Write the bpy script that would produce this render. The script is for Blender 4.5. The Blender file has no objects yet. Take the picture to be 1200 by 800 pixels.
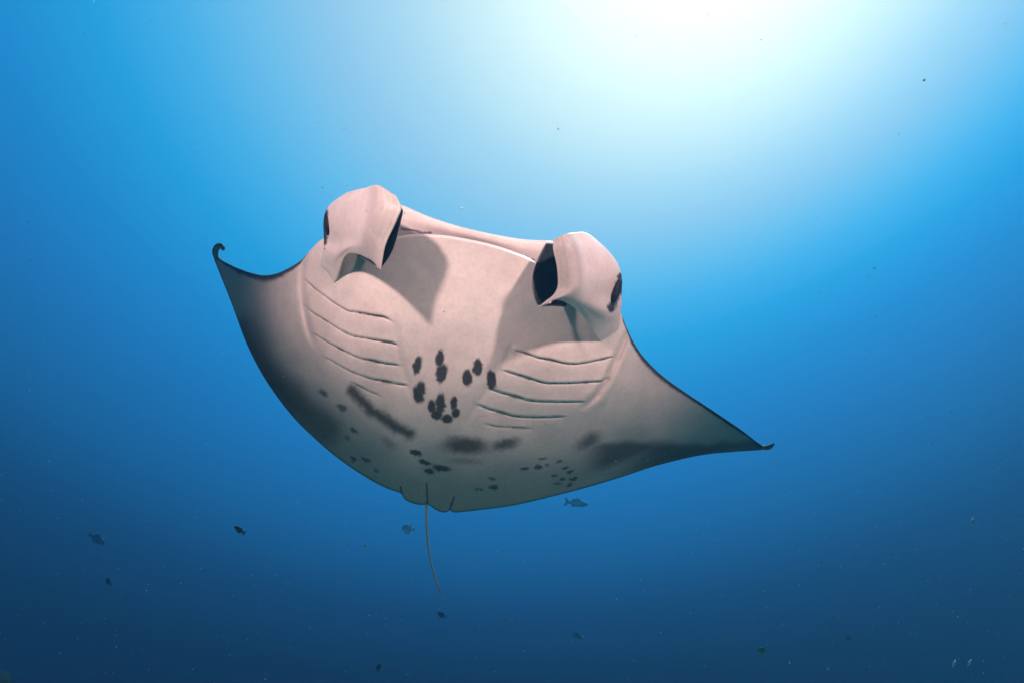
import bpy, math, random
import numpy as np
from mathutils import Vector, Matrix

# ------------------------------------------------------------------ camera, water light, sun, strobes
scene = bpy.context.scene
PITCH = math.radians(34.0)
CAM = np.array([0.0, 0.0, 4.0])
FOCAL = 600.0                                   # focal length for a 1200 wide frame
cam_data = bpy.data.cameras.new('camera')
cam_data.sensor_width = 36.0
cam_data.lens = 18.0
cam_data.clip_start = 0.05
cam_data.clip_end = 500.0
cam = bpy.data.objects.new('camera', cam_data)
cam.location = CAM
cam.rotation_euler = (math.radians(90) + PITCH, 0, 0)
scene.collection.objects.link(cam)
scene.camera = cam
ROT = np.array(Matrix.Rotation(math.radians(90) + PITCH, 3, 'X'))


def W(x, y, d):
    """A point of the scene from a position in the 1200x800 frame and its distance along the lens axis in metres."""
    x, y, d = np.broadcast_arrays(np.asarray(x, float), np.asarray(y, float), np.asarray(d, float))
    c = np.stack([(x - 600) / FOCAL * d, (400 - y) / FOCAL * d, -d], -1)
    return c @ ROT.T + CAM


def direction(x, y):
    v = W(x, y, 1.0) - CAM
    return v / np.linalg.norm(v)


SUN = direction(955, -187)                        # towards the sun
SURFACE = direction(600, 10)                      # towards the bright surface overhead

world = bpy.data.worlds.new('World')
scene.world = world
world.use_nodes = True
nt = world.node_tree
nt.nodes.clear()


def wnode(kind, **kw):
    n = nt.nodes.new(kind)
    for k, v in kw.items():
        setattr(n, k, v)
    return n


def wmath(op, a, b=None, clamp=False):
    n = wnode('ShaderNodeMath', operation=op, use_clamp=clamp)
    for i, v in enumerate((a, b)):
        if v is None:
            continue
        if isinstance(v, (int, float)):
            n.inputs[i].default_value = v
        else:
            nt.links.new(v, n.inputs[i])
    return n.outputs[0]


tc = wnode('ShaderNodeTexCoord')


def lobe(vec, power, gain):
    n = wnode('ShaderNodeVectorMath', operation='DOT_PRODUCT')
    nt.links.new(tc.outputs['Generated'], n.inputs[0])
    n.inputs[1].default_value = tuple(vec)
    return wmath('MULTIPLY', wmath('POWER', wmath('MAXIMUM', n.outputs['Value'], 0.0), power), gain)


# brightness of deep water: a wide lobe towards the surface and a narrower one round the sun
t = wmath('ADD', lobe(SUN, 9.5, 0.41), lobe(SURFACE, 1.76, 0.726))
t = wmath('ADD', t, -0.02, True)
ramp = wnode('ShaderNodeValToRGB')
nt.links.new(t, ramp.inputs[0])
STOPS = [(0, (.003, .003, .004)), (.07, (.004, .006, .008)), (.12, (.006, .019, .042)), (.18, (.009, .048, .130)), (.25, (.013, .113, .31)),
         (.34, (.017, .183, .51)), (.42, (.017, .26, .66)), (.5, (.024, .375, .79)), (.56, (.085, .465, .86)), (.62, (.21, .56, .88)),
         (.68, (.38, .63, .88)), (.75, (.56, .76, .92)), (.87, (1.0, 1.04, 1.0)), (1, (1.55, 1.4, 1.2))]
WATER_GAIN = 1.6
cr = ramp.color_ramp
for i, (p, c) in enumerate(STOPS):
    e = cr.elements[0] if i == 0 else (cr.elements[-1] if i == len(STOPS) - 1 else cr.elements.new(p))
    e.position = p
    e.color = (*[a / WATER_GAIN for a in c], 1)
bg = wnode('ShaderNodeBackground')
bg.inputs['Strength'].default_value = WATER_GAIN
nt.links.new(ramp.outputs[0], bg.inputs['Color'])
wo = wnode('ShaderNodeOutputWorld')
nt.links.new(bg.outputs[0], wo.inputs['Surface'])

sun_data = bpy.data.lights.new('sun', 'SUN')
sun_data.energy = 2.1
sun_data.angle = math.radians(2.0)
sun_data.color = (0.66, 0.96, 1.0)
sun = bpy.data.objects.new('sun', sun_data)
sun.rotation_euler = Vector(-SUN).to_track_quat('-Z', 'Y').to_euler()
sun.location = Vector(SUN * 30)
scene.collection.objects.link(sun)


def strobe(cx, cy, cz, ax, ay, ad, power, size, blend):
    """One of the photographer's two flash heads: it throws the double shadows of the head fins on the belly."""
    d = bpy.data.lights.new('dive_strobe', 'SPOT')
    d.energy = power
    d.color = (1.0, 0.73, 0.68)
    d.spot_size = math.radians(size)
    d.spot_blend = blend
    d.shadow_soft_size = 0.11
    o = bpy.data.objects.new('dive_strobe', d)
    p = np.array([cx, cy, cz]) @ ROT.T + CAM
    o.location = p
    o.rotation_euler = Vector(W(ax, ay, ad) - p).to_track_quat('-Z', 'Y').to_euler()
    scene.collection.objects.link(o)


strobe(-1.50, 1.70, 0.20, 428, 195, 2.2, 600, 42, 1.0)
strobe(1.50, 1.70, 0.20, 705, 237, 2.2, 590, 41, 1.0)

vs = scene.view_settings
vs.view_transform = 'Standard'
vs.look = 'None'
vs.exposure = 0.0
vs.gamma = 1.0
vs.use_curve_mapping = False
scene.cycles.use_denoising = True
scene.cycles.max_bounces = 6
scene.cycles.volume_bounces = 1
scene.cycles.sample_clamp_indirect = 4.0

rng = np.random.default_rng(7)
random.seed(7)
COL = scene.collection

# ------------------------------------------------------------------ helpers


def tag(o, label=None, category=None, group=None, kind=None):
    for k, v in (('label', label), ('category', category), ('group', group), ('kind', kind)):
        if v:
            o[k] = v
    return o


def mesh_object(name, verts, faces, mat, parent=None, pigment=None, smooth=True):
    me = bpy.data.meshes.new(name)
    verts = np.asarray(verts, np.float32)
    if isinstance(faces, np.ndarray) and faces.ndim == 2:
        n, k = faces.shape
        me.vertices.add(len(verts))
        me.vertices.foreach_set('co', verts.ravel())
        me.loops.add(n * k)
        me.loops.foreach_set('vertex_index', faces.astype(np.int32).ravel())
        me.polygons.add(n)
        me.polygons.foreach_set('loop_start', np.arange(0, n * k, k, dtype=np.int32))
        me.polygons.foreach_set('loop_total', np.full(n, k, np.int32))
        me.update(calc_edges=True)
        me.validate()
    else:
        me.from_pydata([tuple(v) for v in verts], [], [tuple(f) for f in faces])
        me.update()
    if smooth:
        me.polygons.foreach_set('use_smooth', np.ones(len(me.polygons), bool))
    if pigment is not None:
        at = me.attributes.new('pigment', 'FLOAT', 'POINT')
        at.data.foreach_set('value', np.asarray(pigment, np.float32))
    o = bpy.data.objects.new(name, me)
    if mat:
        me.materials.append(mat)
    COL.objects.link(o)
    if parent:
        o.parent = parent
        o.matrix_parent_inverse = parent.matrix_world.inverted()
    return o


def empty(name, loc):
    o = bpy.data.objects.new(name, None)
    o.location = loc
    o.empty_display_size = 0.1
    COL.objects.link(o)
    o.matrix_world = Matrix.Translation(Vector(loc))
    return o


def grid_faces(nr, nc, base=0, flip=False):
    i = np.arange(nr - 1)[:, None] * nc + np.arange(nc - 1)[None, :] + base
    f = np.stack([i, i + 1, i + nc + 1, i + nc], -1).reshape(-1, 4)
    return f[:, ::-1] if flip else f


def spline(keys, s, pts):
    """Smooth curve through pts at parameters keys (Catmull-Rom with uneven spacing)."""
    keys = np.asarray(keys, float)
    pts = np.asarray(pts, float)
    one = pts.ndim == 1
    if one:
        pts = pts[:, None]
    m = np.zeros_like(pts)
    dk = np.diff(keys)[:, None]
    sl = np.diff(pts, axis=0) / dk
    m[1:-1] = (sl[:-1] * dk[1:] + sl[1:] * dk[:-1]) / (dk[1:] + dk[:-1])
    m[0], m[-1] = sl[0], sl[-1]
    s = np.clip(np.asarray(s, float), keys[0], keys[-1])
    i = np.clip(np.searchsorted(keys, s, side='right') - 1, 0, len(keys) - 2)
    h = dk[i]
    u = ((s - keys[i])[:, None]) / h
    r = ((2 * u**3 - 3 * u**2 + 1) * pts[i] + (u**3 - 2 * u**2 + u) * h * m[i]
         + (-2 * u**3 + 3 * u**2) * pts[i + 1] + (u**3 - u**2) * h * m[i + 1])
    return r[:, 0] if one else r


def arc_spline(pts, n):
    pts = np.asarray(pts, float)
    k = np.r_[0, np.cumsum(np.linalg.norm(np.diff(pts[:, :2], axis=0), axis=1))]
    return spline(k, np.linspace(0, k[-1], n), pts)


def value_noise(x, y, scale, seed):
    r = np.random.default_rng(seed)
    g = r.random((64, 64))
    u, v = x / scale + 1000, y / scale + 1000
    i, j = np.floor(u).astype(int), np.floor(v).astype(int)
    a, b = u - i, v - j
    a, b = a * a * (3 - 2 * a), b * b * (3 - 2 * b)
    q = lambda p, w: g[p % 64, w % 64]
    return (q(i, j) * (1 - a) + q(i + 1, j) * a) * (1 - b) + (q(i, j + 1) * (1 - a) + q(i + 1, j + 1) * a) * b


def smooth01(a, b, x):
    u = np.clip((x - a) / (b - a), 0, 1)
    return u * u * (3 - 2 * u)


def poly_dist(x, y, poly):
    """Distance to a polyline, the side (positive below it) and the position along it."""
    poly = np.asarray(poly, float)
    best = np.full(x.shape, 1e9)
    side = np.zeros(x.shape)
    pos = np.zeros(x.shape)
    n = len(poly) - 1
    for k in range(n):
        ax, ay = poly[k]
        dx, dy = poly[k + 1] - poly[k]
        L2 = dx * dx + dy * dy
        u = ((x - ax) * dx + (y - ay) * dy) / L2
        uc = np.clip(u, 0, 1)
        d = np.hypot(x - ax - uc * dx, y - ay - uc * dy)
        s = (dx * (y - ay) - dy * (x - ax)) / math.sqrt(L2)
        w = d < best
        best = np.where(w, d, best)
        side = np.where(w, s, side)
        pos = np.where(w, (k + u if n == 1 else np.where(k == 0, k + np.minimum(u, 1), np.where(k == n - 1, k + np.maximum(u, 0), k + uc))) / n, pos)
    return best, side, pos


def ramp_node(nt_, fac, stops):
    r = nt_.nodes.new('ShaderNodeValToRGB')
    nt_.links.new(fac, r.inputs[0])
    for i, (p, c) in enumerate(stops):
        e = r.color_ramp.elements[i] if i < 2 else r.color_ramp.elements.new(p)
        e.position = p
        e.color = (*c, 1)
    return r.outputs[0]


# ------------------------------------------------------------------ materials


def skin_material(name, pale, dark, rough=0.42):
    m = bpy.data.materials.new(name)
    m.use_nodes = True
    n = m.node_tree
    b = n.nodes['Principled BSDF']
    at = n.nodes.new('ShaderNodeAttribute')
    at.attribute_name = 'pigment'
    co = n.nodes.new('ShaderNodeTexCoord')

    def noise(scale, detail, rgh=0.55):
        k = n.nodes.new('ShaderNodeTexNoise')
        k.inputs['Scale'].default_value = scale
        k.inputs['Detail'].default_value = detail
        k.inputs['Roughness'].default_value = rgh
        n.links.new(co.outputs['Object'], k.inputs['Vector'])
        return k.outputs['Fac']
    big, fine = noise(3.5, 4), noise(70, 5, 0.65)
    base = ramp_node(n, big, [(0.3, tuple(v * 0.88 for v in pale)), (0.7, tuple(min(1, v * 1.06) for v in pale))])
    mot = n.nodes.new('ShaderNodeMixRGB')
    mot.blend_type = 'MULTIPLY'
    mot.inputs[0].default_value = 0.55
    n.links.new(base, mot.inputs[1])
    n.links.new(ramp_node(n, fine, [(0.3, (0.80, 0.80, 0.82)), (0.6, (1, 1, 1))]), mot.inputs[2])
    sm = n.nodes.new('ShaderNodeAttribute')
    sm.attribute_name = 'margin_falloff'
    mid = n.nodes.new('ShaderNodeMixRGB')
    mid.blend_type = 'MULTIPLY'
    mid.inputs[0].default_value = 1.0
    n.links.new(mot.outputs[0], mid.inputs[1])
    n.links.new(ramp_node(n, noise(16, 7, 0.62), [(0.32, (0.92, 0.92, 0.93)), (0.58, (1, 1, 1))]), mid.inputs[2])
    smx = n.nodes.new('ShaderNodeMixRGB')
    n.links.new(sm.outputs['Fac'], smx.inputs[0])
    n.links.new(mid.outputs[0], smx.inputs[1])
    n.links.new(ramp_node(n, fine, [(0.3, (0.075, 0.135, 0.15)), (0.7, (0.115, 0.19, 0.205))]), smx.inputs[2])  # grey green of the margins, also carrying painted strobe falloff and water tint
    mx = n.nodes.new('ShaderNodeMixRGB')
    n.links.new(at.outputs['Fac'], mx.inputs[0])
    n.links.new(smx.outputs[0], mx.inputs[1])
    n.links.new(ramp_node(n, fine, [(0.3, tuple(v * 0.7 for v in dark)), (0.75, tuple(v * 1.6 for v in dark))]), mx.inputs[2])
    n.links.new(mx.outputs[0], b.inputs['Base Color'])
    b.inputs['Roughness'].default_value = rough
    b.inputs['Specular IOR Level'].default_value = 0.25
    b.inputs['Subsurface Weight'].default_value = 0.3
    b.inputs['Subsurface Radius'].default_value = (0.03, 0.022, 0.018)
    b.inputs['Subsurface Scale'].default_value = 0.5
    bp = n.nodes.new('ShaderNodeBump')
    bp.inputs['Strength'].default_value = 0.2
    bp.inputs['Distance'].default_value = 0.004
    n.links.new(noise(160, 4), bp.inputs['Height'])
    n.links.new(bp.outputs[0], b.inputs['Normal'])
    return m


def plain_material(name, colour, rough=0.6, var=0.35, scale=12.0):
    m = bpy.data.materials.new(name)
    m.use_nodes = True
    n = m.node_tree
    b = n.nodes['Principled BSDF']
    co = n.nodes.new('ShaderNodeTexCoord')
    k = n.nodes.new('ShaderNodeTexNoise')
    k.inputs['Scale'].default_value = scale
    k.inputs['Detail'].default_value = 5
    n.links.new(co.outputs['Object'], k.inputs['Vector'])
    n.links.new(ramp_node(n, k.outputs['Fac'], [(0.3, tuple(v * (1 - var) for v in colour)), (0.7, tuple(v * (1 + var) for v in colour))]), b.inputs['Base Color'])
    b.inputs['Roughness'].default_value = rough
    b.inputs['Specular IOR Level'].default_value = 0.3
    return m


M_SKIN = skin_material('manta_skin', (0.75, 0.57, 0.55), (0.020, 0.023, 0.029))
M_SLIT = plain_material('gill_slit_skin', (0.03, 0.055, 0.06), 0.7)
M_EYE = plain_material('eye_skin', (0.010, 0.009, 0.014), 0.75)
M_FISH = plain_material('fish_skin', (0.035, 0.045, 0.05), 0.5)
M_FISH_HAZY = plain_material('hazy_fish_skin', (0.05, 0.11, 0.18), 0.5)  # distance haze painted into the fish colour
M_FISH_HAZE_BLUE = plain_material('haze_blue_fish_skin', (0.16, 0.37, 0.58), 0.6)  # toned like the water behind: haze put into the skin colour
M_FISH_GREEN = plain_material('green_fish_skin', (0.05, 0.12, 0.07), 0.5)
M_REEF = plain_material('reef_rock', (0.012, 0.018, 0.013), 0.9, 0.9, 14.0)
M_SNOW = plain_material('plankton_flake', (0.42, 0.62, 0.68), 0.8)

# ------------------------------------------------------------------ sandy bottom, added unseen below the camera to bounce teal light onto the belly
m = bpy.data.materials.new('sand')
m.use_nodes = True
n = m.node_tree
b = n.nodes['Principled BSDF']
co = n.nodes.new('ShaderNodeTexCoord')
nz = n.nodes.new('ShaderNodeTexNoise')
nz.inputs['Scale'].default_value = 1.3
nz.inputs['Detail'].default_value = 8
n.links.new(co.outputs['Object'], nz.inputs['Vector'])
n.links.new(ramp_node(n, nz.outputs['Fac'], [(0.35, (0.22, 0.28, 0.21)), (0.65, (0.42, 0.43, 0.35))]), b.inputs['Base Color'])
b.inputs['Roughness'].default_value = 0.95
gx, gy = np.meshgrid(np.linspace(-13.5, 13.5, 181), np.linspace(-3.5, 14.5, 121))
gz = 0.35 * (value_noise(gx, gy, 3.1, 51) - .5) + 0.12 * (value_noise(gx, gy, .9, 52) - .5) + 0.02 * np.sin(gx * 9 + 2 * value_noise(gx, gy, 1.5, 53) * 6)
tag(mesh_object('bounce_seabed', np.stack([gx, gy, gz], -1).reshape(-1, 3), grid_faces(121, 181), m), 'pale rippled sand bottom added out of view below the ray to bounce light', kind='structure')

# ------------------------------------------------------------------ the manta ray
# shape of the underside: a chart in frame units with a distance for every point
NOSE = np.array([548.0, 281.0])
AX = np.array([-48.0, 310.0])
AXL = np.linalg.norm(AX)
AX = AX / AXL


def along_across(x, y):
    v = ((x - NOSE[0]) * AX[0] + (y - NOSE[1]) * AX[1]) / AXL
    q = (x - NOSE[0]) * AX[1] - (y - NOSE[1]) * AX[0]
    return v, q


SLITS = [
    [(359, 329), (370, 339), (382, 348), (397, 358.5), (408, 364.5), (420, 366), (438, 369), (450, 371), (456, 374)],
    [(358, 359), (366, 366), (380, 374.5), (396, 385), (413, 393.5), (430, 396.5), (446, 399), (459, 401), (464, 403)],
    [(370, 392.5), (384, 401), (400, 409), (414, 416.5), (424, 420), (436, 421.5), (450, 425), (465, 427)],
    [(384, 420), (396, 427), (410, 434.5), (424, 440), (436, 443.5), (452, 446), (466, 449), (475, 450.5)],
    [(413, 448), (422, 452), (432, 457.5), (444, 462.5)],
    [(606, 410.5), (617, 413.5), (632, 419), (645, 420.7), (656, 424), (666, 425.8), (676, 426), (690, 424), (705, 420.5), (716, 418)],
    [(592, 434), (602, 437), (620, 442), (632, 446.5), (640, 448.3), (655, 448.6), (675, 448), (690, 446.8), (706, 446), (711, 442.5)],
    [(576, 455.5), (590, 460), (606, 464), (618, 468), (630, 469.5), (650, 470), (666, 470.3), (682, 470)],
    [(562, 474), (573, 478.5), (590, 483), (600, 486.5), (612, 487.8), (630, 488.3), (645, 488), (659, 487.3)],
    [(570, 496.5), (582, 499.2), (594, 500), (606, 500.3), (621, 501.3)],
]
FOLDS = [[(357, 296), (354, 318), (353.5, 340), (356, 362), (361, 385), (368, 404)],
         [(737, 388), (730, 404), (721, 424), (712, 444), (700, 462), (684, 478)]]
POUCH = [[(461, 372), (464, 392), (468, 415), (475, 440), (484, 470)],
         [(600, 404), (590, 428), (574, 450), (560, 472), (546, 496)]]


def depth(x, y, relief=True):
    v, q = along_across(x, y)
    L = np.clip(-q, 0, None) / 280
    R = np.clip(q, 0, None) / 380
    d = 2.30 + 0.36 * v
    d = d + 0.95 * L**3.0 + 0.50 * R**2.8
    d = d - 0.11 * np.exp(-(q / 135)**2) * smooth01(1.25, 0.35, v)
    d = d + 0.60 * np.clip(v - 0.42, 0, None)**2
    if not relief:
        return d
    # pouches over the gills on both sides of the chest
    for cx, cy, rx, ry, a in ((412, 388, 62, 62, 0.35), (655, 440, 78, 48, 0.0)):
        ca, sa = math.cos(a), math.sin(a)
        u = ((x - cx) * ca + (y - cy) * sa) / rx
        w = (-(x - cx) * sa + (y - cy) * ca) / ry
        d = d - 0.05 * np.exp(-(u * u + w * w)**1.5)
    # shoulders of the head that carry the fins
    for cx, cy, rx, ry in ((391, 300, 22, 24), (709, 368, 22, 26)):
        d = d - 0.055 * np.exp(-(((x - cx) / rx)**2 + ((y - cy) / ry)**2))
    # shingled flaps that end at the gill slits
    for k, s in enumerate(SLITS):
        s = np.asarray(s)
        m = (x > s[:, 0].min() - 40) & (x < s[:, 0].max() + 40) & (y > s[:, 1].min() - 40) & (y < s[:, 1].max() + 40)
        dist, side, pos = poly_dist(x[m], y[m], s)
        end = smooth01(-0.16, 0.08, pos) * smooth01(1.16, 0.92, pos)
        below = side > 0
        amp = 0.5 if k in (4, 9) else 1.0
        dd = amp * end * np.where(below, 0.010 * np.exp(-dist / 7.0), -0.005 * np.exp(-dist / 5.0))
        dd = dd + amp * end * 0.007 * np.exp(-(dist / 1.3)**2)
        d[m] += dd
    for s in FOLDS:
        s = np.asarray(s, float)
        m = (x > s[:, 0].min() - 30) & (x < s[:, 0].max() + 30) & (y > s[:, 1].min() - 30) & (y < s[:, 1].max() + 30)
        dist, side, pos = poly_dist(x[m], y[m], s)
        end = smooth01(-0.1, 0.15, pos) * smooth01(1.1, 0.75, pos)
        d[m] += end * (0.018 * np.exp(-(dist / 3.5)**2) - 0.008 * np.exp(-((dist - 7) / 5)**2))
    for s in POUCH:
        s = np.asarray(s, float)
        m = (x > s[:, 0].min() - 30) & (x < s[:, 0].max() + 30) & (y > s[:, 1].min() - 30) & (y < s[:, 1].max() + 30)
        dist, side, pos = poly_dist(x[m], y[m], s)
        end = smooth01(-0.1, 0.15, pos) * smooth01(1.1, 0.85, pos)
        d[m] += end * 0.006 * np.exp(-(dist / 4.5)**2)
    d = d + 0.006 * (value_noise(x, y, 46, 3) - 0.5) + 0.002 * (value_noise(x, y, 14, 4) - 0.5)
    return d


SPOTS = [  # x, y, half width, half height, turn in degrees, softness, strength
    (489.2, 428, 3.9, 10.2, 17, .20, 1), (515.5, 419.7, 4.2, 9.2, 4, .2, 1), (517.6, 437.8, 6.2, 11, 14, .18, 1),
    (547.7, 442, 5, 9, 0, .18, 1), (559.8, 430, 4.7, 9.4, 4, .18, 1), (576.3, 445, 5.4, 10.5, -6, .18, 1),
    (491.3, 460, 6.3, 12, 8, .16, 1), (505.7, 476.6, 3.9, 6.8, 0, .2, 1), (516, 472, 5.2, 11.5, 3, .16, 1),
    (511.5, 486, 5.8, 5.4, 30, .18, 1), (531.6, 472.5, 3.8, 7.4, 14, .2, 1), (534.5, 484, 4.3, 5.8, 18, .2, 1),
    (524.3, 490.7, 6.3, 5.4, 25, .18, 1),
    (545.6, 521.5, 23, 8.8, 3, .55, .92), (592.6, 519.5, 14, 5.4, -13, .6, .85), (545.6, 539.7, 15, 3.8, 0, .8, .45),
    (690, 516.5, 13, 6.5, -30, .8, .8), (486.7, 529.7, 6, 2.9, 24, .25, 1), (497.6, 540.8, 7.6, 2.5, 20, .3, 1),
    (518, 548, 9.5, 3.3, 6, .25, 1), (503.3, 552, 5.8, 2.4, 8, .3, 1), (576.7, 560.3, 4.4, 1.8, -5, .4, .8),
    (578.7, 570.8, 5, 2.1, -3, .3, .95), (560.8, 572, 3.4, 1.4, 0, .4, .7), (615.3, 548.7, 4.4, 1.9, -8, .4, .9),
    (630.8, 547.5, 3.5, 1.9, -15, .4, .9), (636, 537.5, 4, 1.7, -8, .4, .8), (379.4, 460, 5, 3, 40, .5, .8),
    (399.6, 477.4, 6, 2.6, 32, .4, .8), (414, 504, 4.2, 2.4, 35, .4, .85), (406.4, 512, 4, 2.4, 30, .5, .6),
    (414, 537.5, 4, 2.3, 30, .4, .9), (429, 538, 4.2, 2, 30, .4, .8), (454.8, 518, 8, 4, 40, .8, .45),
    (382.8, 487, 3, 2, 20, .5, .7), (370, 480, 3, 3, 0, .6, .6), (441, 551, 2, 1.6, 0, .5, .7),
    (655, 540, 3, 1.6, -20, .4, .8), (662, 548, 3.2, 1.5, -20, .4, .9), (669, 553, 3.5, 1.6, -20, .4, .9),
    (650, 556.5, 3, 1.4, -10, .4, .8), (660, 561, 3, 1.5, -15, .4, .8), (672, 561, 3.4, 1.8, -20, .4, .9),
    (653, 566, 3, 1.4, -10, .4, .8), (668, 567.5, 3.2, 1.4, -20, .4, .8), (642, 545, 2.6, 1.3, -10, .5, .6),
]


def pigment_and_falloff(x, y, lead, trail):
    """Dark pigment of the underside, and its margin grey with painted light falloff; lead and trail are distances from the leading and trailing edges."""
    p = np.zeros_like(x)
    jx = (value_noise(x, y, 2.6, 11) - .5) * 2.4 + (value_noise(x, y, 7, 12) - .5) * 2.2
    jy = (value_noise(x, y, 2.6, 13) - .5) * 2.4 + (value_noise(x, y, 7, 14) - .5) * 2.2
    for sx, sy, rx, ry, a, soft, st in SPOTS:
        rx, ry = rx * 1.08 + .3, ry * 1.06 + .3
        m = (np.abs(x - sx) < 45) & (np.abs(y - sy) < 45)
        a = math.radians(a)
        ux, uy = x[m] + jx[m] - sx, y[m] + jy[m] - sy
        e = np.hypot((ux * math.cos(a) + uy * math.sin(a)) / rx, (-ux * math.sin(a) + uy * math.cos(a)) / ry)
        p[m] = np.maximum(p[m], 0.95 * st * smooth01(1.06 + soft, 0.94 - soft, e))
    band = poly_dist(x + 1.1 * jx, y + 1.1 * jy, [(412, 457), (425.5, 470.6), (434.5, 481), (450, 490), (461.5, 498), (479.5, 507)])[0]
    p = np.maximum(p, 0.88 * smooth01(11.5, 1.0, band))
    # black at the rear of the wings
    n1 = (value_noise(x, y, 22, 21) - .5) * 16
    left = poly_dist(x, y, [(280, 392), (298, 420), (324, 450), (356, 480), (385, 500)])[0]
    p = np.maximum(p, 0.66 * smooth01(30, 4, left + .7 * n1))
    ry_ = np.interp(x, [640, 690, 720, 760, 820, 870, 905], [540, 519, 515, 518, 519, 514, 516]) + (value_noise(x, y, 16, 22) - .5) * 5
    right = smooth01(-4, 6, y - ry_) * smooth01(672, 715, x) * np.maximum(smooth01(9, 26, trail), smooth01(700, 780, x))
    p = np.maximum(p, 0.80 * right)
    # grey margin pigment; strobe falloff and teal water light painted into tips and rear
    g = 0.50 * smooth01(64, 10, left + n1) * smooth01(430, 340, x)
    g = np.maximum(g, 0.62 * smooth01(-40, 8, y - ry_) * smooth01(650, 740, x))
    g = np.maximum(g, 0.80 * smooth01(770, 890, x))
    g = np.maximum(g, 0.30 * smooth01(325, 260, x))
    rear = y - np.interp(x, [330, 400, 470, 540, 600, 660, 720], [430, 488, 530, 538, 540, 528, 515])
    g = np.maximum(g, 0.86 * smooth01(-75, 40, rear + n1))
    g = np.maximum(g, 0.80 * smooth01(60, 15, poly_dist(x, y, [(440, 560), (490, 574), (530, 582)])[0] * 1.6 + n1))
    # black leading edges
    le_w = np.where(x < 500, np.interp(x, [255, 290, 310, 335, 352, 362], [3, 5, 7, 6, 3.5, 0.1]),
                    np.interp(x, [728, 738, 760, 800, 850, 900], [0.1, 4.5, 6, 5, 4, 3]))
    le = smooth01(1.6, 0.5, (lead + .6 * jx) / le_w) * ((x < 362) | (x > 728))
    p = np.maximum(p, 0.95 * le)
    p = np.maximum(p, 0.7 * smooth01(2.6, 0.4, trail))
    for s, w in (([(469.5, 570), (471, 580)], 1.1), ([(500, 566), (501, 592)], 1.0), ([(532, 582), (526.5, 598)], 1.1)):
        p = np.maximum(p, 0.85 * smooth01(w * 1.6, w * .5, poly_dist(x, y, s)[0]))
    return np.clip(p, 0, 1), np.clip(g, 0, 1)


LEAD = [(250, 297), (259, 305), (272, 312), (283, 316.5), (293, 320), (308, 323), (323, 321), (338, 314.5), (353, 305), (366, 291), (379, 280),
        (396, 281), (430, 288), (459, 279), (476, 275.6), (492, 274.5), (520, 276), (548, 280.5), (575, 286.5), (600, 294.5),
        (626, 306), (648, 324), (690, 344), (716, 354), (727, 367), (733, 381), (742, 400), (755, 419), (775, 439), (800, 457.5),
        (840, 484), (870, 504.5), (893, 521.5), (904, 521.5)]
TRAIL = [(249.5, 299), (252, 307), (262, 332), (273, 360), (287, 398), (302, 429), (320, 458), (345, 490), (375, 519), (400, 539.5), (430, 559.5),
         (452, 571), (467, 576.5), (470.5, 578), (473, 583), (479, 587.5), (489, 590.6), (498, 590.8), (501, 590), (505, 593), (512, 597.5), (519, 600), (524, 599),
         (526.8, 597.4), (530, 599.4), (545, 599), (560, 597.3), (600, 592), (640, 583), (690, 570), (730, 558), (770, 545), (820, 533.2), (860, 529), (890, 527),
         (904, 524.5)]
NC, NR = 680, 330
lead_k = np.interp(np.arange(len(LEAD)), [0, 9, 14, 17, 20, 24, len(LEAD) - 1], [0, .27, .41, .50, .60, .70, 1])
trail_k = np.interp(np.arange(len(TRAIL)), [0, 8, 12, 18, 24, 28, len(TRAIL) - 1], [0, .29, .43, .50, .565, .70, 1])
ss = np.linspace(0, 1, NC)
A = spline(lead_k, ss, LEAD)
B = spline(trail_k, ss, TRAIL)
tt = np.linspace(0, 1, NR)
tt = 0.5 * tt + 0.5 * (0.5 - 0.5 * np.cos(np.pi * tt))
X = A[None, :, 0] * (1 - tt[:, None]) + B[None, :, 0] * tt[:, None]
Y = A[None, :, 1] * (1 - tt[:, None]) + B[None, :, 1] * tt[:, None]
colL = np.linalg.norm(B - A, axis=1)[None, :]
lead = tt[:, None] * colL
trail = (1 - tt[:, None]) * colL
Z = depth(X, Y)
head = smooth01(366, 400, X[0])[None, :] * smooth01(727, 700, X[0])[None, :]
Z = Z + head * 0.028 * np.clip(1 - lead / 2.6, 0, 1)**1.4          # the lower lip turns away
Z = Z + (1 - head) * 0.012 * np.clip(1 - lead / 6, 0, 1)**2
Z = Z + 0.006 * np.clip(1 - trail / 5, 0, 1)**2
PIG, GREY = pigment_and_falloff(X, Y, lead, trail)
V1 = W(X, Y, Z)
# back of the animal: the same outline set off along the direction the back faces
UP = W(560, 300, 3.0) - W(560, 330, 2.0)
UP = UP / np.linalg.norm(UP)
v_, q_ = along_across(X, Y)
span = np.where(q_ < 0, -q_ / 300, q_ / 390)
edge = np.minimum(lead, trail)
thick = 0.012 + 0.30 * np.exp(-(span / 0.42)**2) * (1 - np.exp(-edge / 70)) + 0.05 * (1 - np.exp(-edge / 30)) * np.clip(1 - span, 0, 1)
V2 = V1 + thick[..., None] * UP
nv = NR * NC
faces = [grid_faces(NR, NC), grid_faces(NR, NC, nv, True)]
idx = np.arange(nv).reshape(NR, NC)
ring = np.r_[idx[0, :], idx[1:, -1], idx[-1, ::-1][1:], idx[::-1, 0][1:-1]]
r2 = np.roll(ring, -1)
faces.append(np.stack([r2, ring, ring + nv, r2 + nv], -1))
verts = [V1.reshape(-1, 3), V2.reshape(-1, 3)]
pig = [PIG.ravel(), np.where(head + 0 * X > 0.5, np.clip((edge - 10) / 8, 0, 1), 1.0).ravel()]
count = 2 * nv


def add_piece(v, f, p):
    global count
    verts.append(np.asarray(v, float))
    faces.append(np.asarray(f) + count)
    pig.append(np.asarray(p, float))
    count += len(v)


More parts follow.
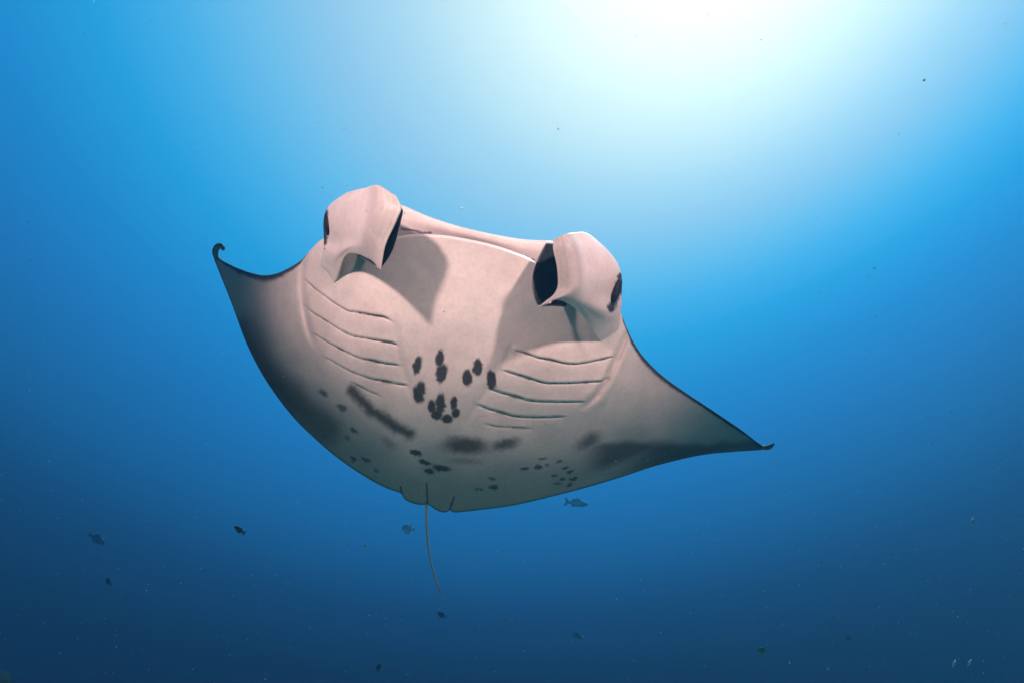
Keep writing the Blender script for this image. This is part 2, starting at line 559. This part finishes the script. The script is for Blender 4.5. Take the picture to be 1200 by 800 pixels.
def sheet_normals(P):
    du = np.gradient(P, axis=1)
    dv = np.gradient(P, axis=0)
    n = np.cross(du, dv)
    return n / np.maximum(np.linalg.norm(n, axis=2, keepdims=True), 1e-9)


def add_slab(P, thick_, pig_front, pig_back, toward):
    """A curved sheet P (rows, cols, 3) given a thickness away from the side that faces the point toward, edges closed and rounded."""
    n = sheet_normals(P)
    mid = P[P.shape[0] // 2, P.shape[1] // 4]
    if np.dot(n[P.shape[0] // 2, P.shape[1] // 4], toward - mid) < 0:
        n = -n
    r, c = P.shape[:2]
    Q = P - n * (thick_[..., None] if isinstance(thick_, np.ndarray) else thick_)
    k = np.arange(r * c).reshape(r, c)
    rg = np.r_[k[0, :], k[1:, -1], k[-1, ::-1][1:], k[::-1, 0][1:-1]]
    rr = np.roll(rg, -1)
    f = np.concatenate([grid_faces(r, c), grid_faces(r, c, r * c, True), np.stack([rr, rg, rg + r * c, rr + r * c], -1)])
    add_piece(np.concatenate([P.reshape(-1, 3), Q.reshape(-1, 3)]), f, np.r_[pig_front.ravel(), pig_back.ravel()])


def grid_surface(ctrl, nr, nc):
    """Bicubic sheet through a table of control points (rows, cols, 3)."""
    ctrl = np.asarray(ctrl, float)
    r, c, k = ctrl.shape
    a = spline(np.arange(r), np.linspace(0, r - 1, nr), ctrl.reshape(r, c * k)).reshape(nr, c, k)
    b = spline(np.arange(c), np.linspace(0, c - 1, nc), a.transpose(1, 0, 2).reshape(c, nr * k)).reshape(nc, nr, k)
    return b.transpose(1, 0, 2)


# upper jaw, seen past the lower lip
U_EDGE = [(432, 246), (450, 240), (466, 239.3), (472, 241), (485, 246.5), (500, 253), (520, 260), (540, 266), (565, 272), (590, 277), (615, 280.8), (632, 281.7), (646, 282.5), (664, 287), (682, 294)]
L_EDGE = [(432, 292), (450, 287), (466, 284), (472, 283), (485, 282), (500, 283), (520, 285), (540, 289), (565, 294), (590, 302), (615, 313), (628, 317), (636, 319), (656, 326), (676, 334)]
nu = 200
ue, le_ = arc_spline(U_EDGE, nu), arc_spline(L_EDGE, nu)
base = depth(le_[:, 0], le_[:, 1], False) + 0.16 * (smooth01(468, 445, ue[:, 0]) + smooth01(640, 665, ue[:, 0]))
rows = []
for f_, dz in ((0.12, .26), (0.04, .17), (0.0, .130), (0.03, .106), (0.07, .097), (0.15, .095), (0.35, .10), (0.6, .118), (1.0, .15)):
    xy = ue * (1 - f_) + le_ * f_
    rows.append(np.concatenate([xy, (base + dz)[:, None]], 1))
jaw = grid_surface(np.array(rows), 60, nu)
jx_, jy_ = jaw[..., 0], jaw[..., 1]
jp = np.zeros(jx_.shape)
for s, w in (([(470, 268), (478, 268.6), (487, 271), (496, 273.4), (505, 272.8)], 1.0), ([(608, 298), (617, 301.5), (626, 305)], 0.8)):
    jp = np.maximum(jp, 0.9 * smooth01(w * 1.7, w * .5, poly_dist(jx_, jy_, s)[0]))
jv = np.arange(60)[:, None] / 59.0
jp = np.maximum(jp, smooth01(0.10, 0.03, jv) + 0 * jx_)
add_slab(W(jx_, jy_, jaw[..., 2]), 0.012, jp, np.ones(jp.shape), CAM)

# the two rolled head fins: a sheet that starts at the free near edge, bulges out, turns round the outer side and comes back inside
# columns: free edge, ridge, root of the gap, shoulder, outer side, far wall, inner edge
FIN_R = [
    [(649, 280.5), (664, 274), (676, 272.5), (687, 273), (697, 281), (680, 287), (640, 284)],
    [(648, 292), (670, 289), (684, 289), (699, 290.5), (711, 293), (685, 300), (634, 295)],
    [(652, 310), (674, 309), (690, 309), (708, 310), (722, 307), (688, 315), (628, 308)],
    [(653.5, 325), (675, 325), (694, 327), (713, 328), (727.5, 322), (690, 330), (624, 322)],
    [(653, 337), (674, 337), (692, 343), (714, 347), (728, 338), (688, 341), (623, 335)],
    [(648, 346), (668, 344), (687, 354), (713, 365), (727, 354), (682, 348), (625, 347)],
    [(641, 351.5), (661, 348.5), (682, 361), (711, 382), (725, 371), (674, 354), (628, 355)],
    [(632.5, 358.5), (654, 351.5), (679, 366), (706, 402), (722, 392), (668, 362), (631, 359.5)]]
FIN_L = [
    [(464, 230), (443, 217.3), (428, 220.5), (416, 223), (405, 227.5), (425, 233), (468.5, 240)],
    [(470, 243), (444, 235), (424, 235), (405, 236), (388.5, 239), (420, 246), (472.5, 247)],
    [(465, 257), (440, 251), (420, 252), (399, 253), (381.5, 249.5), (418, 258), (470.5, 258)],
    [(460, 268), (436, 265), (416, 267), (395, 268), (379.5, 261), (416, 270), (468, 270)],
    [(454.5, 279), (432, 277), (412, 280), (392, 284), (380, 273), (415, 280), (465, 281)],
    [(450.5, 289), (431, 287), (409, 289), (390, 299), (380.5, 287), (417, 290), (461, 293)],
    [(448, 301), (431, 296), (407.5, 294), (389, 314), (378, 301), (421, 296), (455, 304)],
    [(445.5, 316.5), (432, 303.5), (406, 298.5), (390, 334), (374, 320), (415, 301), (446, 316)]]
# metres off the skin of the head behind (negative stands out towards the lower front)
OFF = np.array([
    [-.26, -.28, -.30, -.31, -.32, -.33, -.335, -.34],
    [-.26, -.30, -.32, -.325, -.32, -.31, -.295, -.28],
    [-.19, -.22, -.235, -.235, -.22, -.195, -.165, -.135],
    [-.13, -.15, -.155, -.14, -.105, -.06, -.018, .014],
    [-.04, -.05, -.06, -.055, -.03, -.008, .008, .03],
    [.00, .00, .00, .01, .03, .06, .06, .04],
    [-.10, -.12, -.15, -.17, -.20, -.23, -.26, -.30]]).T
OFF_FAR = OFF.copy()
OFF_FAR[:, 1] = [-.26, -.30, -.32, -.335, -.345, -.35, -.35, -.345]
OFF_FAR[:, 2] = [-.19, -.22, -.24, -.25, -.255, -.25, -.235, -.21]
OFF_FAR[:, 3] = [-.13, -.15, -.16, -.155, -.135, -.095, -.04, .014]
fin_info = []
for ctrl, off, eye_line in ((FIN_R, OFF_FAR, [(728, 324), (724, 342), (716.5, 361)]), (FIN_L, OFF, [(379.5, 248), (379.5, 265), (379.5, 283)])):
    xy = np.array(ctrl, float)
    loc = depth(xy[..., 0], xy[..., 1], False)
    loc[5:, 2:5] = depth(xy[5:, 2:5, 0], xy[5:, 2:5, 1], True)
    table = np.concatenate([xy, (loc + off)[..., None]], 2)
    fin_info.append((float(table[3, 4, 2]),))
    S = grid_surface(table, 90, 140)
    P = W(S[..., 0], S[..., 1], S[..., 2])
    a = np.arange(140)[None, :] / 139.0 * 6 + 0 * S[..., 0]      # 0 free edge ... 4 outer side ... 6 inner edge
    r = np.arange(90)[:, None] / 89.0 + 0 * S[..., 0]
    streak = value_noise(a * 60, r * 3.0, 1.3, 31) * 0.6 + value_noise(a * 60, r * 6, 4.0, 32) * 0.4
    outer = smooth01(4.6, 5.4, a) * 0.25
    outer = np.maximum(outer, (0.14 + 0.22 * streak) * smooth01(1.9, 1.2, a + 0.25 * r))
    ring_d = poly_dist(S[..., 0], S[..., 1], eye_line)[0] + (value_noise(S[..., 0], S[..., 1], 3, 33) - .5) * 3
    outer = np.maximum(outer, 0.97 * smooth01(6.5, 2.5, ring_d))
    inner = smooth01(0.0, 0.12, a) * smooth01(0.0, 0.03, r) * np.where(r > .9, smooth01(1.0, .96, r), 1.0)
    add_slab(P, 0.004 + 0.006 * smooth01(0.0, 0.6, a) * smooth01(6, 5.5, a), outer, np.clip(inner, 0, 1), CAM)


def tube(path, radius, n=10):
    """A tube along world points with a radius at each, closed at both ends."""
    path = np.asarray(path, float)
    k = len(path)
    tan = np.gradient(path, axis=0)
    tan /= np.linalg.norm(tan, axis=1, keepdims=True)
    ref = np.cross(tan[0], [0.3, 0.5, 0.81])
    v = []
    for i in range(k):
        ref = ref - tan[i] * np.dot(ref, tan[i])
        ref /= np.linalg.norm(ref)
        b = np.cross(tan[i], ref)
        ang = np.arange(n) * 2 * np.pi / n
        v.append(path[i] + radius[i] * (np.cos(ang)[:, None] * ref + np.sin(ang)[:, None] * b))
    v = np.concatenate(v)
    i = np.arange(k - 1)[:, None] * n
    j = np.arange(n)[None, :]
    f = np.stack([i + j, i + (j + 1) % n, i + n + (j + 1) % n, i + n + j], -1).reshape(-1, 4)
    return v, f


# curled wing tips
tips = count


def curl(pts, rad):
    c = arc_spline(pts, 40)
    p = W(c[:, 0], c[:, 1], c[:, 2])
    return tube(p, spline(np.linspace(0, 1, len(rad)), np.linspace(0, 1, 40), rad), 12)


dl = float(depth(np.array([253.]), np.array([302.]), False)[0])
v, f = curl([(258, 308, dl), (253.8, 302, dl), (252.3, 296, dl - .01), (253.6, 291, dl - .02), (257.2, 288.3, dl - .03), (260.6, 289.6, dl - .03), (261.6, 293.2, dl - .02)],
            [.014, .015, .017, .019, .019, .017, .010])
add_piece(v, f, np.full(len(v), .35))
dr = float(depth(np.array([898.]), np.array([523.5]), False)[0])
v, f = curl([(886, 521, dr), (895, 524, dr), (901, 523.5, dr - .01), (905, 521, dr - .02), (907, 519, dr - .02)], [.006, .010, .014, .013, .004])
add_piece(v, f, np.full(len(v), .45))
# whip tail
tail_from = count
d5 = float(depth(np.array([500.]), np.array([580.]), False)[0])
tp = arc_spline([(500.5, 572, d5 + .10), (500.3, 590, d5 + .07), (500, 610, d5 + .09), (500.8, 628, d5 + .10), (503, 648, d5 + .12), (508, 670, d5 + .13), (514.5, 690, d5 + .14), (521, 703, d5 + .14)], 90)
v, f = tube(W(tp[:, 0], tp[:, 1], tp[:, 2]), np.interp(np.linspace(0, 1, 90), [0, .2, .9, 1], [.011, .0072, .0042, .0025]), 10)
add_piece(v, f, np.full(len(v), .0))

manta = empty('manta_ray', tuple(W(540, 400, 2.4)))
tag(manta, 'large manta ray gliding belly forward with rolled head fins and dark belly spots', 'manta ray')
body = mesh_object('body', np.concatenate(verts), np.concatenate(faces), M_SKIN, manta, np.concatenate(pig))
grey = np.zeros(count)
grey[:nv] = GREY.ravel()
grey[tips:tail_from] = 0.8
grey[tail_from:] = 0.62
body.data.attributes.new('margin_falloff', 'FLOAT', 'POINT').data.foreach_set('value', grey.astype(np.float32))

for k, s in enumerate(SLITS):
    c = arc_spline([(a, b) for a, b in s], 70)
    dd = depth(c[:, 0], c[:, 1], True)
    u = np.linspace(0, 1, 70)
    rad = 0.0014 * np.clip(np.minimum(u / .12, (1 - u) / .12), 0.08, 1) * (0.75 + 0.5 * value_noise(u * 100, u * 0 + k, 9, k))
    if k in (4, 9):
        rad = rad * 0.7
    v, f = tube(W(c[:, 0], c[:, 1], dd - 0.003), rad, 8)
    mesh_object('gill_slit', v, f, M_SLIT, manta)


def eye(cx, cy, d, half, wide, turn, fwd):
    n1, n2 = 24, 16
    u = np.linspace(0, 2 * np.pi, n1, endpoint=False)
    w = np.linspace(-np.pi / 2, np.pi / 2, n2)
    a = (np.cos(w)[:, None] * np.cos(u)[None, :]) * wide
    b = np.sin(w)[:, None] * half + 0 * a
    c = (np.cos(w)[:, None] * np.sin(u)[None, :]) * fwd
    ct, st = math.cos(turn), math.sin(turn)
    x, y = cx + a * ct - b * st, cy + a * st + b * ct
    v = W(x, y, d + c).reshape(-1, 3)
    i = np.arange(n2 - 1)[:, None] * n1
    j = np.arange(n1)[None, :]
    f = np.stack([i + j, i + (j + 1) % n1, i + n1 + (j + 1) % n1, i + n1 + j], -1).reshape(-1, 4)
    mesh_object('eye', v, f, M_EYE, manta)


eye(723, 340, fin_info[0][0] - .03, 15, 4.6, math.radians(17), .05)
eye(383.5, 262, fin_info[1][0] - .03, 14, 3.6, math.radians(-3), .05)

# ------------------------------------------------------------------ small fish in the blue


def fish(px, py, d, length, turn, mat, label, group=None, deep=0.36, yaw=0.0):
    """A small reef fish: length in frame units at that distance, turn is the heading in the picture plane."""
    root = empty('reef_fish', tuple(W(px, py, d)))
    tag(root, label, 'fish', group)
    L = length / FOCAL * d
    right, up, back = ROT[:, 0], ROT[:, 1], ROT[:, 2]
    ct, st = math.cos(turn), math.sin(turn)
    fx = (right * ct + up * st) * math.cos(yaw) - back * math.sin(yaw)
    fy = up * ct - right * st
    fz = np.cross(fx, fy)
    o = np.array(root.location)

    def at(a, b, c=0.0):
        return o + L * (a * fx + b * fy + c * fz)
    ks = np.array([-.30, -.22, -.08, .10, .28, .40, .47, .5])
    hh = np.array([.045, .075, .80 * deep / 2, deep / 2, .86 * deep / 2, .55 * deep / 2, .28 * deep / 2, .01])
    a = np.linspace(-.30, .5, 22)
    h = np.maximum(spline(ks, a, hh), .004)
    n = 14
    ang = np.arange(n) * 2 * np.pi / n
    v = np.concatenate([[at(a[i], h[i] * math.sin(t_), h[i] * .42 * math.cos(t_)) for t_ in ang] for i in range(22)])
    i = np.arange(21)[:, None] * n
    j = np.arange(n)[None, :]
    f = np.stack([i + j, i + (j + 1) % n, i + n + (j + 1) % n, i + n + j], -1).reshape(-1, 4)
    mesh_object('body', v, f, mat, root)

    def fin(name, outline):
        k = len(outline)
        vv = [at(x, y, .008) for x, y in outline] + [at(x, y, -.008) for x, y in outline]
        ff = [tuple(range(k)), tuple(range(2 * k - 1, k - 1, -1))] + [(q, q + k, (q + 1) % k + k, (q + 1) % k) for q in range(k)]
        mesh_object(name, vv, ff, mat, root, smooth=False)
    fin('tail_fin', [(-.27, .045), (-.40, .15), (-.5, .19), (-.44, .05), (-.42, 0), (-.44, -.05), (-.5, -.19), (-.40, -.15), (-.27, -.045)])
    fin('dorsal_fin', [(.20, deep * .46), (.08, deep * .5 + .075), (-.10, deep * .45 + .06), (-.20, .10), (-.14, .07)])
    fin('anal_fin', [(.0, -deep * .46), (-.10, -deep * .45 - .06), (-.20, -.10), (-.14, -.07)])
    return root


fish(281, 620.5, 3.6, 16, math.radians(150), M_FISH, 'small black fish diving head first alone left of the ray', yaw=.1, deep=.34)
fish(127.5, 681, 8.0, 12, math.radians(150), M_FISH, 'stubby dark brown fish below the broad faint fish', deep=.55, yaw=.4)
fish(113, 630.5, 13.0, 23, math.radians(-32), M_FISH_HAZY, 'broad faint haze-tinted fish fading into the haze', deep=.40)
fish(675, 589, 12.6, 29, math.radians(-8), M_FISH_HAZE_BLUE, 'slender haze-tinted fish with forked tail below the right wing', deep=.27)
fish(675.5, 744, 12.0, 14, math.radians(-28), M_FISH_HAZY, 'faint dark fish deep in the blue under the slender fish', deep=.42)
fish(518, 720, 8.5, 12, math.radians(150), M_FISH, 'small dark fish just below the tip of the tail', deep=.5)
fish(443.5, 782, 4.6, 10, math.radians(70), M_FISH, 'tiny dark fish pointing upward near the bottom', deep=.45)
fish(479, 619, 13.5, 16, math.radians(170), M_FISH_HAZE_BLUE, 'very faint round fish left of the tail', deep=.7)
fish(893.5, 762, 5.2, 13, math.radians(175), M_FISH_GREEN, 'small greenish fish in the deep water', deep=.6)
fish(993.5, 748, 10.5, 10, math.radians(30), M_FISH, 'tiny dark fish beside the greenish one', deep=.6)

# ------------------------------------------------------------------ reef pinnacle at the lower left
RN, RM = 90, 140
th = np.linspace(0, 2 * np.pi, RM, endpoint=False)
hz = 1 - (1 - np.linspace(0, 1, RN))**3
top = W(-6, 800, 6.0)
cxy = W(-26, 800, 6.2)
H = 5.0
TT, HH = np.meshgrid(th, hz)
rad = (0.40 * np.sqrt(1 - HH**50) + 0.25 * (1 - HH**3) + 1.1 * (1 - HH)**1.6) + 0.01
for sc_, am in ((0.5, .22), (0.16, .12), (0.06, .07)):
    u_, w_ = rad * np.cos(TT) + 0.37 * rad * np.sin(TT), H * HH + 0.6 * rad * np.sin(TT)
    rad = np.maximum(rad + am * (value_noise(u_, w_, sc_, int(sc_ * 100)) - .5) * (1 - HH**8 * .8), 0.01)
zz = cxy[2] + 0.11 - H * (1 - HH) + 0.12 * (value_noise(rad * np.cos(TT), rad * np.sin(TT), .12, 5) - .5) * HH
rv = np.stack([cxy[0] + rad * np.cos(TT), cxy[1] + rad * np.sin(TT), zz], -1).reshape(-1, 3)
i = np.arange(RN - 1)[:, None] * RM
j = np.arange(RM)[None, :]
rf = np.stack([i + j, i + (j + 1) % RM, i + RM + (j + 1) % RM, i + RM + j], -1).reshape(-1, 4)
tag(mesh_object('reef', rv, rf, M_REEF), 'dark algae covered reef rock rising out of the deep', kind='structure')

# ------------------------------------------------------------------ drifting flakes in the water
OCT = np.array([(1, 0, 0), (-1, 0, 0), (0, 1, 0), (0, -1, 0), (0, 0, 1), (0, 0, -1)], float)
OF = np.array([(0, 2, 4), (2, 1, 4), (1, 3, 4), (3, 0, 4), (2, 0, 5), (1, 2, 5), (3, 1, 5), (0, 3, 5)])
pv, pf = [], []
N_SNOW = 3600
for k in range(N_SNOW):
    d = 0.7 + 4.0 * rng.random()**0.8
    p = W(-300 + 1800 * rng.random(), -200 + 1200 * rng.random(), d)
    r = (0.0008 + 0.0010 * rng.random()**4) * (0.6 + 0.5 * d)
    o = OCT * r * (0.5 + rng.random(3))
    ax = rng.standard_normal(3)
    m = np.array(Matrix.Rotation(rng.random() * 6.28, 3, Vector(ax)))
    pv.append(p + o @ m.T)
    pf.append(OF + 6 * k)
for k, (x, y, l, a) in enumerate([(1118, 777, 11, 70), (1136, 776, 11, 62), (1139, 611, 13, 75), (1137, 690, 5, 70), (970, 783, 6, 55), 
                                  (404, 150, 5, 50), (541, 244, 6, 5), (600, 725, 9, 20), (428, 640, 8, 80), (405, 217, 5, 10)]):
    d = 1.3 + 0.25 * (k % 4)
    ct, st = math.cos(math.radians(a)), math.sin(math.radians(a))
    o = OCT * (l * .5, l * .16, l * .16)
    pv.append(W(x + o[:, 0] * ct + o[:, 1] * st, y - o[:, 0] * st + o[:, 1] * ct, d + o[:, 2] * d / FOCAL))
    pf.append(OF + 6 * (N_SNOW + k))
tag(mesh_object('plankton', np.concatenate(pv), np.concatenate(pf), M_SNOW), 'fine pale plankton specks drifting in the water', kind='stuff')

# ------------------------------------------------------------------ the water itself
hm = bpy.data.materials.new('sea_water')
hm.use_nodes = True
hn = hm.node_tree
hn.nodes.remove(hn.nodes['Principled BSDF'])
pvn = hn.nodes.new('ShaderNodeVolumePrincipled')
pvn.inputs['Color'].default_value = (0.08, 0.25, 0.50, 1)
pvn.inputs['Absorption Color'].default_value = (0.0, 0.5, 0.72, 1)
pvn.inputs['Density'].default_value = 0.038
pvn.inputs['Anisotropy'].default_value = 0.55
hn.links.new(pvn.outputs[0], hn.nodes['Material Output'].inputs['Volume'])
hx, hy0, hy1, hz0, hz1 = 14.0, -4.0, 15.0, -1.5, 13.0
hv = [(sx * hx, y, z) for z in (hz0, hz1) for y in (hy0, hy1) for sx in (-1, 1)]
hf = [(0, 2, 3, 1), (4, 5, 7, 6), (0, 1, 5, 4), (2, 6, 7, 3), (0, 4, 6, 2), (1, 3, 7, 5)]
tag(mesh_object('haze', hv, hf, hm, smooth=False), 'clear blue sea water filling the scene', kind='stuff')
